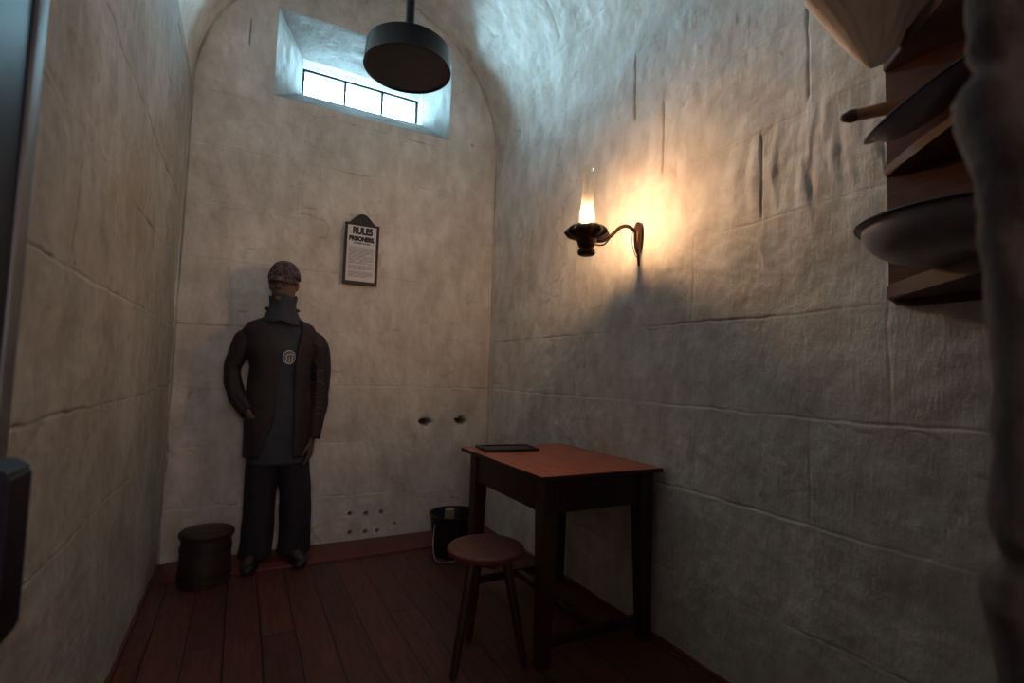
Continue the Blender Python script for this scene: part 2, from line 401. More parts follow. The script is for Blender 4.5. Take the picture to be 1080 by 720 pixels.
h = h*np.clip(ed/.05,0,1)
P = np.stack([U, YB-h, Zc], -1)
mask = np.ones((len(zs)-1, len(xs)-1), bool); mask[iz0:iz1, ix0:ix1] = False
grid_obj('wall_back', P, g, 'wall', mask)

# splayed window recess: four sloping faces, then a straight reveal behind
OY, IY, EY = YB, 4.14, 4.42
ir = dict(x0=.284, x1=1.235, z0=3.288, z1=3.565)
def patch(a, b, c, d, nu, nv, seed, amp):
    a, b, c, d = (np.array(p) for p in (a,b,c,d)); u = np.linspace(0,1,nu)[None,:,None]; v = np.linspace(0,1,nv)[:,None,None]
    P = (a*(1-u)+b*u)*(1-v)+(d*(1-u)+c*u)*v; nrm = np.cross(b-a, d-a); nrm = nrm/np.linalg.norm(nrm)
    w = np.minimum(np.minimum(u,1-u), np.minimum(v,1-v))*8; w = np.clip(w,0,1)
    q = fbm(u[...,0]*6+v[...,0]*0, v[...,0]*6+u[...,0]*0, seed)[...,None]
    return P+nrm*q*amp*w
O = [(WX0,OY,WZ0),(WX1,OY,WZ0),(WX1,OY,WZ1),(WX0,OY,WZ1)]
I = [(ir['x0'],IY,ir['z0']),(ir['x1'],IY,ir['z0']),(ir['x1'],IY,ir['z1']),(ir['x0'],IY,ir['z1'])]
E_ = [(ir['x0'],EY,ir['z0']),(ir['x1'],EY,ir['z0']),(ir['x1'],EY,ir['z1']),(ir['x0'],EY,ir['z1'])]
win = bpy.data.objects.new('window_1', None); COL.objects.link(win); win['kind'] = 'structure'; win.location = (.76, 4.26, 3.29)
def join_patches(name, ps, m):
    V = []; Fs = []; o = 0
    for P in ps:
        ny, nx, _ = P.shape; V.append(P.reshape(-1,3)); idx = np.arange(ny*nx).reshape(ny,nx)+o
        Fs.append(np.stack([idx[:-1,:-1],idx[:-1,1:],idx[1:,1:],idx[1:,:-1]],-1).reshape(-1,4)); o += ny*nx
    me = bpy.data.meshes.new(name); me.from_pydata(np.concatenate(V).tolist(), [], np.concatenate(Fs).tolist())
    me.polygons.foreach_set('use_smooth', [True]*len(me.polygons)); me.materials.append(M[m])
    ob = bpy.data.objects.new(name, me); COL.objects.link(ob); return ob
ps = []
for i in range(4):
    j = (i+1)%4
    ps.append(patch(O[i], O[j], I[j], I[i], 50, 24, 60+i, .006)); ps.append(patch(I[i], I[j], E_[j], E_[i], 30, 12, 70+i, .002))
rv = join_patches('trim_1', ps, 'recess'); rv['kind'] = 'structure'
bm = NB(); FY = 4.26; t = .018
x0, x1, z0, z1 = .294, 1.232, 3.295, 3.553
for xa in (.300, .619, .922, 1.222): box(bm, xa-t/2, xa+t/2, FY-.012, FY+.012, z0, z1, .002)
box(bm, x0, x1, FY-.012, FY+.012, z1-.020, z1, .002); box(bm, x0, x1, FY-.012, FY+.012, z0-.004, z0+.012, .002)
fr = from_bm('window_frame', bm, 'frame', win)
for a, b in ((.306,.613),(.625,.916),(.928,1.216)):
    bm = NB(); box(bm, a, b, FY-.002, FY+.002, z0+.012, z1-.016); from_bm('window_pane', bm, 'pane', win)

# floor, board along the back wall, skirting edge strips
bm = NB(); box(bm, XL-.05, XR+.05, -1.9, YB+.06, F0-.06, F0); o = from_bm('floor', bm, 'floor', smooth=False); o['kind'] = 'structure'
bm = NB(); box(bm, XL+.05, XR-.02, 3.42, YB-.005, F0, F0+.012, .003); o = from_bm('trim_2', bm, 'edge'); o['kind'] = 'structure'
bm = NB(); box(bm, XR-.018, XR+.02, YF+.02, 3.42, F0, F0+.018, .004); o = from_bm('baseboard_right', bm, 'edge'); o['kind'] = 'structure'
bm = NB(); box(bm, XL-.02, XL+.016, .9, 3.42, F0, F0+.018, .004); o = from_bm('baseboard_left', bm, 'edge'); o['kind'] = 'structure'

# front wall with the doorway the camera stands in: thick rough stone on the right
JX = .458
def jamb_obj():
    # profile round the corner: passage side, rounded arris, then the cell face to the right wall
    prof = []
    for y in np.arange(-.42, YF-.03, .012): prof.append((JX, y, -1, 0))
    for a in np.linspace(0, PI/2, 7)[:-1]: prof.append((JX+.03-.03*math.cos(a), YF-.03+.03*math.sin(a), -math.cos(a), math.sin(a)))
    for x in np.arange(JX+.03, XR+.05, .02): prof.append((x, YF, 0, 1))
    pr = np.array(prof); zs = coords(F0-.05, 4.2, .014, [1.055,1.43,1.30], .005, .03)
    S_ = np.concatenate([[0], np.cumsum(np.hypot(np.diff(pr[:,0]), np.diff(pr[:,1])))])
    S, Zc = np.meshgrid(S_, zs)
    h = .009*fbm(S*5, Zc*5.5, 91)+.009*fbm(S*15, Zc*15, 95, 4)+.005*fbm(S*45, Zc*45, 99,3)
    for k, c in enumerate((.66,1.055,1.425,1.83,2.2,2.6)):
        ln = c+.012*vn(S*5, S*0+k, 97); h = h-.007*groove(Zc-ln, .010)+.004*groove(Zc-ln+.03, .02)
    h = h+.008*groove(Zc-1.345, .03)
    P = np.stack([pr[None,:,0]+pr[None,:,2]*h, pr[None,:,1]+pr[None,:,3]*h, Zc], -1)
    grid_obj('wall_front', P, np.clip(.3*vn(S*20,Zc*20,5),0,.5), 'jamb')
jamb_obj()
# rest of the shell behind the camera (left of the doorway, above it, and the passage)
bm = NB()
box(bm, XL-.3, -.29, -.42, YF, F0, 4.2)
box(bm, -.29, .50, -.42, YF-.03, 2.15, 4.2)
o = from_bm('wall_doorway', bm, 'jamb', smooth=False); o['kind'] = 'structure'
bm = NB()
box(bm, -1.6, 2.4, -1.95, -1.85, F0, 2.9); box(bm, -1.7,-1.6,-1.95,-.42,F0,2.9); box(bm, 2.4,2.5,-1.95,-.3,F0,2.9)
box(bm, -1.7, 2.5, -1.95, -.3, 2.9, 3.0); box(bm, -1.7, XL-.05, -.44,-.36,F0,3.0); box(bm, .50, 2.5, -.44,-.36,F0,3.0); box(bm, -1.7, 2.5, -1.95,-.4,F0-.06,F0-.001)
o = from_bm('wall_passage', bm, 'passage', smooth=False); o['kind'] = 'structure'
# closes the roof space behind the vault so no daylight enters except by the window
bm = NB()
box(bm, XL-.35, XR+.25, -.44, YB+.9, 4.25, 4.3); box(bm, XL-.35, XL-.30, -.44, YB+.9, F0-.1, 4.3); box(bm, XR+.2, XR+.25, -.44, YB+.9, F0-.1, 4.3)
def ring_wall(bm, ax0, ax1, az0, az1, bx0, bx1, bz0, bz1, y0, y1):
    box(bm, ax0, bx0, y0, y1, az0, az1); box(bm, bx1, ax1, y0, y1, az0, az1); box(bm, bx0, bx1, y0, y1, az0, bz0); box(bm, bx0, bx1, y0, y1, bz1, az1)
ring_wall(bm, XL-.35, XR+.25, F0-.1, 4.3, ir['x0']-.004, ir['x1']+.004, ir['z0']-.004, ir['z1']+.004, 4.30, YB+.70)
o = from_bm('wall_outer', bm, 'passage', smooth=False); o['kind'] = 'structure'

# open cell door at the left, with its iron edge strip and lock box
door = bpy.data.objects.new('door_1', None); COL.objects.link(door); door['kind'] = 'structure'; door.location = (-.27, .5, F0)
bm = NB(); box(bm, -.305, -.25, YF+.005, .835, F0+.01, 2.02, .003); from_bm('door_leaf', bm, 'doorm', door)
bm = NB(); box(bm, -.255, -.246, .808, .842, F0+.01, 2.02, .002); from_bm('edge_strip', bm, 'doorstrip', door)
bm = NB()
pr = [(-.2495,1.082),(-.1985,1.075),(-.190,1.066),(-.190,.905),(-.205,.886),(-.2495,.872)]
rings(bm, [[(x, .66, z) for x,z in pr], [(x, .725, z) for x,z in pr]])
bmesh.ops.bevel(bm, geom=list(bm.edges), offset=.003, segments=2, affect='EDGES')
lk = from_bm('lock_box', bm, 'lock', door)

# ------------------------------------------------------------------ table
T = thing('writing_table', (1.445, 2.235, F0), 'small red-brown wooden table with square legs against the right wall', 'table')
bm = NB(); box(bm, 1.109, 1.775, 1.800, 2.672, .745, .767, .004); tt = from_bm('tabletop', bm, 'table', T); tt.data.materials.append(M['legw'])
for p_ in tt.data.polygons: p_.material_index = 0 if p_.normal.z > .6 else 1  # dark wood on the side faces stands in for shade
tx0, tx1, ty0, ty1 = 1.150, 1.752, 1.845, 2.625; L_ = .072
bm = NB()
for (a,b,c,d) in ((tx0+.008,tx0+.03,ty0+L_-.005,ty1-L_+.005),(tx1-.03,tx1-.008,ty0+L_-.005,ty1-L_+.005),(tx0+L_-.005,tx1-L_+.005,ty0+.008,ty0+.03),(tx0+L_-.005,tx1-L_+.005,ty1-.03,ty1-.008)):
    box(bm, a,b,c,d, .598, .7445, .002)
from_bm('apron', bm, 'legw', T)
for lx, sx in ((tx0,1),(tx1,-1)):
    for ly, sy in ((ty0,1),(ty1,-1)):
        bm = NB(); cx, cy = lx+sx*L_/2, ly+sy*L_/2
        rs = []
        for z, w in ((F0,.024),(F0+.004,.026),(.58,.036),(.7445,.036)):
            ox, oy = lx+sx*w, ly+sy*w
            rs.append([(ox-w,oy-w,z),(ox+w,oy-w,z),(ox+w,oy+w,z),(ox-w,oy+w,z)])
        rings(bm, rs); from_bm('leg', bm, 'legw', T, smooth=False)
for yy in (ty0+.030, ty1-.030):
    bm = NB(); box(bm, tx0+.04, tx1-.04, yy-.012, yy+.012, .040, .085, .003); from_bm('side_stretcher', bm, 'legw', T)
bm = NB(); box(bm, 1.435, 1.475, ty0+.035, ty1-.035, .048, .080, .003); from_bm('centre_stretcher', bm, 'legw', T)

# slate lying on the table
S = thing('writing_slate', (1.325, 2.53, .767), 'flat dark framed slate lying on the far left end of the table top', 'slate')
def rbox(bm, cx, cy, w, d, z0, z1, ang, bev=.002): box(bm, cx-w/2, cx+w/2, cy-d/2, cy+d/2, z0, z1, bev, ang, (cx,cy,0))
bm = NB(); rbox(bm, 1.325, 2.53, .27, .165, .7680, .776, math.radians(-8)); from_bm('slate_panel', bm, 'book', S)
bm = NB()
for dx, dy, w, d in ((0,.085,.31,.022),(0,-.085,.31,.022),(.144,0,.022,.148),(-.144,0,.022,.148)):
    a = math.radians(-8); px = 1.325+dx*math.cos(a)-dy*math.sin(a); py = 2.53+dx*math.sin(a)+dy*math.cos(a)
    rbox(bm, px, py, w, d, .7675, .7815, a)
from_bm('slate_frame', bm, 'tub', S)

# ------------------------------------------------------------------ stool
sx, sy = .966, 2.01
S = thing('round_stool', (sx, sy, F0), 'round-seated dark red wooden stool in front of the table', 'stool')
bm = NB(); lathe(bm, [(.005,.418),(.150,.418),(.160,.422),(.165,.432),(.164,.442),(.156,.449),(.14,.450),(.005,.4495)], sx, sy, 56); from_bm('seat', bm, 'seatw', S)
for k in range(3):
    a = math.radians(205+120*k); c, s_ = math.cos(a), math.sin(a)
    bm = NB(); tube(bm, [(sx+c*.085, sy+s_*.085, .416), (sx+c*.13, sy+s_*.13, .2), (sx+c*.175, sy+s_*.175, F0+.016)], [.020,.019,.016], 14, True); from_bm('leg', bm, 'legw', S)
bm = NB(); box(bm, sx-.10, sx+.10, sy-.10, sy+.10, .398, .4185, .004, .6); from_bm('seat_cleat', bm, 'legw', S)

# ------------------------------------------------------------------ bucket and lidded tub
bx, by = 1.335, 3.275
B = thing('slop_bucket', (bx, by, F0), 'dark open bucket in the far right corner behind the stool', 'bucket')
bm = NB(); lathe(bm, [(.135,F0),(.150,.10),(.165,.225),(.172,.232),(.172,.240),(.163,.240),(.158,.225),(.144,.10),(.128,F0+.012),(.004,F0+.012)], bx, by, 48, False)
bm.faces.ensure_lookup_table(); from_bm('bucket_body', bm, 'iron', B)
bm = NB(); tube(bm, smooth_path([(bx-.166,by-.07,.19),(bx-.186,by-.10,.09),(bx-.180,by-.125,.0),(bx-.155,by-.16,F0+.010),(bx-.09,by-.185,F0+.012),(bx-.03,by-.20,.02),(bx+.02,by-.176,.10),(bx+.03,by-.168,.19)], 6), .0045, 8); from_bm('bail_handle', bm, 'bail', B)
W = thing('scrubbing_brush', (bx-.02, by+.02, F0+.013), 'pale scrubbing brush standing inside the dark bucket', 'brush')
bm = NB(); tube(bm, [(bx-.02,by+.0,F0+.03),(bx-.015,by+.06,.14)], .012, 10); from_bm('handle', bm, 'stick', W)
bm = NB(); lathe(bm, [(.012,.13),(.030,.15),(.036,.20),(.033,.245),(.004,.248)], bx-.013, by+.07, 20); from_bm('bristles', bm, 'rag', W)
cx, cy = -.118, 3.375
B = thing('lidded_tub', (cx, cy, F0), 'dark round lidded tub on the floor in the left back corner', 'tub')
bm = NB(); lathe(bm, [(.128,F0),(.132,F0+.02),(.128,.08),(.124,.225),(.004,.226)], cx, cy, 48); from_bm('tub_body', bm, 'tub', B)
for z in (.03,.165):
    bm = NB(); r = .1285 if z > .1 else .132
    lathe(bm, [(r-.003,z-.011),(r+.002,z-.010),(r+.002,z+.010),(r-.003,z+.011)], cx, cy, 48, False); from_bm('hoop', bm, 'iron', B)
bm = NB(); lathe(bm, [(.1,.2255),(.134,.226),(.138,.234),(.137,.250),(.128,.258),(.06,.262),(.004,.263)], cx, cy, 48); ld = from_bm('lid', bm, 'tub', B)

# ------------------------------------------------------------------ rules board
px0, px1, pz0, pz1 = .596, .833, 1.790, 2.228
G = thing('rules_board', (.7145, YB-.012, pz0), 'dark-framed printed rules notice with a peaked top on the back wall', 'sign')
bm = NB(); pc = (px0+px1)/2
outl = [(px0,pz0),(px1,pz0),(px1,pz1)]
for t in np.linspace(0,1,11)[1:]:
    x = px1+(pc-px1)*t; outl.append((x, pz1+.078*(.5-.5*math.cos(PI*min(1,t*1.08)))))
for t in np.linspace(0,1,11)[1:]:
    x = pc+(px0-pc)*t; outl.append((x, pz1+.078*(.5-.5*math.cos(PI*min(1,(1-t)*1.08)))))
rings(bm, [[(x,YB-.012,z) for x,z in outl],[(x,YB-.030,z) for x,z in outl]]); bd = from_bm('board', bm, 'signw', G, smooth=False)
bm = NB(); w = .018
for a in ((px0-.003,px0+w-.002,pz0-.002,pz1),(px1-w+.002,px1+.003,pz0-.002,pz1),(px0+w-.002,px1-w+.002,pz0-.002,pz0+.024)): box(bm, a[0],a[1],YB-.038,YB-.0295,a[2],a[3],.002)
box(bm, px0-.004, px1+.004, YB-.039, YB-.0295, pz1-.008, pz1+.006, .002)
from_bm('frame', bm, 'signw', G)
bm = NB(); box(bm, px0+w-.001, px1-w+.001, YB-.0322, YB-.0301, pz0+.025, pz1-.010); pp = from_bm('printed_sheet', bm, 'paper', G, smooth=False)
TY = YB-.0326
def text(body, size, cx, z, w, bold=.0, parent=pp, name='lettering'):
    cu = bpy.data.curves.new('tmp', 'FONT'); cu.body = body; cu.size = size; cu.align_x = 'CENTER'; cu.offset = bold; cu.extrude = .0003
    ob = bpy.data.objects.new('tmp', cu); COL.objects.link(ob)
    dg = bpy.context.evaluated_depsgraph_get(); me = bpy.data.meshes.new_from_object(ob.evaluated_get(dg)); bpy.data.objects.remove(ob)
    a = np.empty(len(me.vertices)*3); me.vertices.foreach_get('co', a); a = a.reshape(-1,3); xm, xM = a[:,0].min(), a[:,0].max()
    k = w/(xM-xm); b = np.stack([cx+(a[:,0]-(xm+xM)/2)*k, TY-a[:,2], z+a[:,1]], -1) - np.array(root_loc(parent))
    me.vertices.foreach_set('co', b.reshape(-1)); me.name = name
    o = bpy.data.objects.new(name, me); COL.objects.link(o); o.parent = parent; me.materials.append(M['ink']); return o
text('RULES', .068, pc+.004, 2.158, .142, .0042)
# slab serifs for the heading
text('PRISONERS,', .044, pc, 2.108, .180, .0034)
text('CONFINED IN GAOL', .016, pc, 2.086, .122, .0007)
bm = NB(); rnd = random.Random(4)
for k in range(25):
    z = 2.058-.0088*k; x = px0+w+.014; end = px1-w-.014-(.0 if k%6 else .05)
    if k in (14,19): continue
    while x < end:
        ww = rnd.uniform(.006,.020); x2 = min(x+ww, end); box(bm, x, x2, TY-.0003, TY+.0003, z-.0014, z+.0014); x = x2+.0035
from_bm('body_print', bm, 'ink', pp, smooth=False)

# ------------------------------------------------------------------ pendant lamp
PX, PY = .505, 1.90
PD = thing('pendant_lamp', (PX, PY, 4.05), 'unlit black disc-shaped lamp hanging on a rod in front of the window', 'hanging lamp')
bm = NB(); z0 = 2.352
lathe(bm, [(.020,z0+.118),(.060,z0+.112),(.155,z0+.088),(.160,z0+.084),(.166,z0+.004),(.168,z0),(.163,z0-.001),(.160,z0+.002),(.156,z0+.005),(.004,z0+.006)], PX, PY, 72); from_bm('shade', bm, 'black', PD, angle=30)
bm = NB(); lathe(bm, [(.0175,z0+.10),(.0175,4.05),(.016,4.055)], PX, PY, 24); from_bm('rod', bm, 'black', PD)
bm = NB(); lathe(bm, [(.017,4.0),(.05,4.02),(.055,4.065),(.004,4.066)], PX, PY, 28); from_bm('ceiling_rose', bm, 'black', PD)
bm = NB(); lathe(bm, [(.032,z0+.108),(.034,z0+.125),(.026,z0+.140),(.018,z0+.143)], PX, PY, 28); from_bm('collar', bm, 'black', PD)

# ------------------------------------------------------------------ wall oil lamp
LX, LY = 1.449, 2.0
OL = thing('oil_lamp', (1.775, LY, 1.90), 'lit brass oil lamp with tall glass chimney on a bracket on the right wall', 'wall lamp')
bm = NB()
prof = [(.004,1.846),(.050,1.848),(.068,1.853),(.090,1.862),(.103,1.874),(.104,1.882),(.096,1.896),(.080,1.909),(.060,1.918),(.046,1.925),(.040,1.930),(.036,1.930),(.034,1.920),(.004,1.917)]
flt = [0,.01,.03,.05,.06,.06,.055,.05,.04,.02,0,0,0,0]
lathe(bm, prof, LX, LY, 96, True, flt); bd = from_bm('burner_gallery', bm, 'bronze', OL)
bm = NB(); lathe(bm, [(.004,1.806),(.032,1.806),(.038,1.812),(.044,1.826),(.049,1.840),(.050,1.849),(.004,1.850)], LX, LY, 40); from_bm('oil_font', bm, 'bronze', OL)
bm = NB(); lathe(bm, [(.004,1.770),(.034,1.770),(.042,1.776),(.044,1.787),(.040,1.797),(.028,1.801),(.024,1.809),(.004,1.810)], LX, LY, 40); from_bm('drip_cup', bm, 'bronze', OL)
bm = NB(); lathe(bm, [(.034,1.926),(.036,1.945),(.0355,1.975),(.031,2.02),(.0285,2.10),(.0270,2.20),(.0285,2.212)], LX, LY, 40, False); from_bm('glass_chimney', bm, 'chimney', OL)
bm = NB(); lathe(bm, [(.004,1.930),(.012,1.933),(.0165,1.946),(.015,1.962),(.010,1.980),(.005,1.997),(.001,2.008)], LX, LY, 20); flm = from_bm('flame', bm, 'flame', OL)
bm = NB(); tube(bm, smooth_path([(LX+.045,LY,1.851),(1.540,LY,1.856),(1.575,LY,1.872),(1.615,LY,1.905),(1.650,LY,1.938),(1.690,LY,1.955),(1.725,LY,1.952),(1.757,LY,1.935)],6), .0095, 14); from_bm('bracket_arm', bm, 'bronze', OL)
bm = NB(); tube(bm, smooth_path([(LX+.04,LY,1.832),(1.53,LY,1.832),(1.56,LY,1.842),(1.585,LY,1.868)],5), .004, 8); from_bm('font_stay', bm, 'bronze', OL)
bm = NB(); rs = []
for z, a, b in ((1.822,.006,.005),(1.835,.013,.010),(1.86,.020,.015),(1.90,.025,.018),(1.95,.025,.018),(1.965,.021,.016),(1.975,.018,.014),(1.985,.012,.010),(1.990,.003,.003)):
    rs.append([(1.772+b*math.cos(2*PI*k/20), LY+a*math.sin(2*PI*k/20), z) for k in range(20)])
rings(bm, rs); from_bm('wall_bracket', bm, 'bronze', OL)
bm = NB(); tube(bm, smooth_path([(1.742,LY,1.94),(1.735,LY,1.90),(1.740,LY,1.855),(1.758,LY,1.815),(1.775,LY,1.800)],6), .0022, 8); from_bm('cable', bm, 'cable', OL)
bm = NB(); tube(bm, [(1.776,LY,1.828),(1.779,LY,1.80),(1.781,LY,1.765)], [.006,.007,.005], 10); from_bm('cable_plug', bm, 'bronze', OL)

# ------------------------------------------------------------------ corner shelf on the right wall and its contents
CXs, CYs = XR-.006, YF+.012
TY1 = .845; TX0 = 1.19
SH = thing('corner_shelf', (CXs, CYs, 1.40), 'dark wooden corner shelf unit on the right wall beside the doorway', 'shelf')
def shelf_outline(inset=0):
    pts = [(CXs-.014, CYs+.002), (CXs-.014, TY1-inset)]
    a = Vector((CXs-.014, TY1-inset)); b = Vector((TX0+inset, CYs+.002))
    n = Vector((-(b-a).y, (b-a).x)).normalized()
    if n.x > 0: n = -n
    a2 = a+Vector((-.022, -.004))
    for t in np.linspace(0,1,9): pts.append(tuple(a2.lerp(b, t)+n*(.0*math.sin(PI*t))))
    return pts
for z, th in ((1.447,.045), (1.836,.032), (2.180,.040)):
    bm = NB(); ol = shelf_outline(); rings(bm, [[(x,y,z) for x,y in ol],[(x,y,z+th) for x,y in ol]])
    bmesh.ops.bevel(bm, geom=[e for e in bm.edges if e.calc_length()>.02], offset=.004, segments=2, affect='EDGES'); from_bm('shelf_board', bm, 'boardw', SH)
bm = NB(); 
prz = [(CYs+.014,1.425),(TY1-.05,1.425),(TY1-.02,1.431),(TY1-.004,1.447),(TY1,1.47),(TY1,2.60),(CYs+.014,2.60)]
rings(bm, [[(CXs,y,z) for y,z in prz],[(CXs-.014,y,z) for y,z in prz]]); from_bm('wall_panel', bm, 'shelfw', SH, smooth=False)
bm = NB(); box(bm, TX0, CXs, CYs, CYs+.014, 1.425, 2.6, .002); from_bm('corner_panel', bm, 'shelfw', SH)
def bowl(name, cx, cy, r, zb, zr, foot, label, tilt=0, axis=(0,1,0), cat='bowl', lip=.012, power=.5):
    t = thing(name, (cx,cy,zb), label, cat)
    def make(pr, m, nm):
        bm = NB(); lathe(bm, pr, cx, cy, 72, False)
        if tilt:
            R = Matrix.Rotation(tilt, 3, Vector(axis)); c = Vector((cx,cy,zb))
            for v in bm.verts: v.co = c+R@(v.co-c)
        return from_bm(nm, bm, m, t)
    out = []; inn = []
    n = 12
    for k in range(n+1):
        a = k/n*PI/2; out.append((foot+(r-lip-foot)*math.sin(a)**.9, zb+(zr-zb)*(1-math.cos(a)**1.0)))
    H = zr-zb
    prof = [(.003, zb)]+out+[(r, zr+.001),(r+.002,zr+.004),(r,zr+.006),(r-lip,zr+.003)]
    prof += [(q[0]-.003, q[1]+.003) for q in out[::-1][1:]]+[(.003,zb+.003)]
    make(prof, 'enamel', 'basin')
    make([(r-.004,zr-.0005),(r+.0015,zr+.0005),(r+.004,zr+.0045),(r+.001,zr+.0085),(r-.004,zr+.0075)], 'rim', 'rolled_rim')
    return t
bowl('enamel_basin', 1.515, .555, .222, 1.4925, 1.580, .085, 'large dark grey enamel basin on the bottom shelf of the corner unit', power=.5)
DS = thing('enamel_dish', (1.606,.66,1.87), 'smaller grey enamel dish leaning on the middle shelf of the corner unit', 'dish')
t_, s_a = .598, .787
A_ = Vector((math.cos(s_a), math.sin(s_a), 0)); B_ = Vector((-math.sin(s_a)*math.cos(t_), math.cos(s_a)*math.cos(t_), -math.sin(t_))); N_ = A_.cross(B_)
if N_.z < 0: N_ = -N_
def dish(pr, m, nm):
    bm = NB(); lathe(bm, pr, 0, 0, 72, False); C_ = Vector((1.606,.66,1.971))
    for v in bm.verts: v.co = C_+A_*v.co.x+B_*v.co.y+N_*v.co.z
    return from_bm(nm, bm, m, DS)
r_ = .172
dish([(.002,-.046),(.09,-.046),(.118,-.040),(.140,-.026),(.152,-.008),(.158,0),(r_,.0),(r_,.003),(.156,.003),(.149,-.007),(.137,-.023),(.116,-.036),(.09,-.042),(.002,-.042)], 'enamel', 'basin')
dish([(r_-.004,-.001),(r_+.0015,-.0005),(r_+.004,.002),(r_+.001,.005),(r_-.004,.004)], 'rim', 'rolled_rim')
p0 = Vector((1.664,.905,2.035)); q = Vector((1.774,.748,2.047))
bm = NB(); tube(bm, [p0.lerp(q,.10), p0.lerp(q,.3), p0.lerp(q,.6), p0.lerp(q,.92)], [.0185,.019,.020,.021], 18); ST = from_bm('wooden_peg', bm, 'stick', SH)
bm = NB(); tube(bm, [p0.lerp(q,-.02), p0.lerp(q,.04), p0.lerp(q,.12)], [.015,.021,.019], 18); from_bm('peg_end', bm, 'stickend', ST)

# canvas bundle: gathered cloth sagging over the front edge of the top shelf
def canvas_bundle():
    bm = NB(); e = Vector((.883,-.468,0)); d = Vector((.466,.883,0)); rs = []
    prof = [(0,.004,.004,0),(.008,.020,.012,.004),(.022,.036,.020,.010),(.045,.056,.032,.010),(.095,.097,.05,.004),(.15,.138,.062,-.002),(.21,.182,.075,-.004),(.28,.215,.10,.02),(.34,.225,.12,.05),(.39,.20,.11,.08),(.43,.14,.08,.10),(.445,.05,.03,.11)]
    prof = interp(prof, 5); n = 96
    for h_, w_, q_, sh in prof:
        ring = []
        for k in range(n):
            a = 2*PI*k/n; c, s2 = math.cos(a), math.sin(a)
            pl = 1+.19*(abs(math.sin(a*4.5+h_*5))-.6)+.07*math.sin(a*17-h_*11)*min(1,h_*9+.2)+.03*math.sin(a*5+h_*22)
            ring.append(Vector((1.602,.803,2.123+h_))+e*(sh+w_*c*(1+.03*math.sin(h_*40)))+d*(q_*s2*pl*1.0))
        rs.append(ring)
    rings(bm, rs); return bm
def interp(path, k):
    out = []
    for a, b in zip(path[:-1], path[1:]):
        for j in range(k):
            t = j/k; out.append(tuple(p*(1-t)+q*t for p,q in zip(a,b)))
    out.append(path[-1]); return out
cvb = recenter(from_bm('canvas_bundle', canvas_bundle(), 'canvas', None, True, 180))
tag(cvb, 'pale cream canvas bundle sagging off the top shelf of the corner unit', 'cloth')

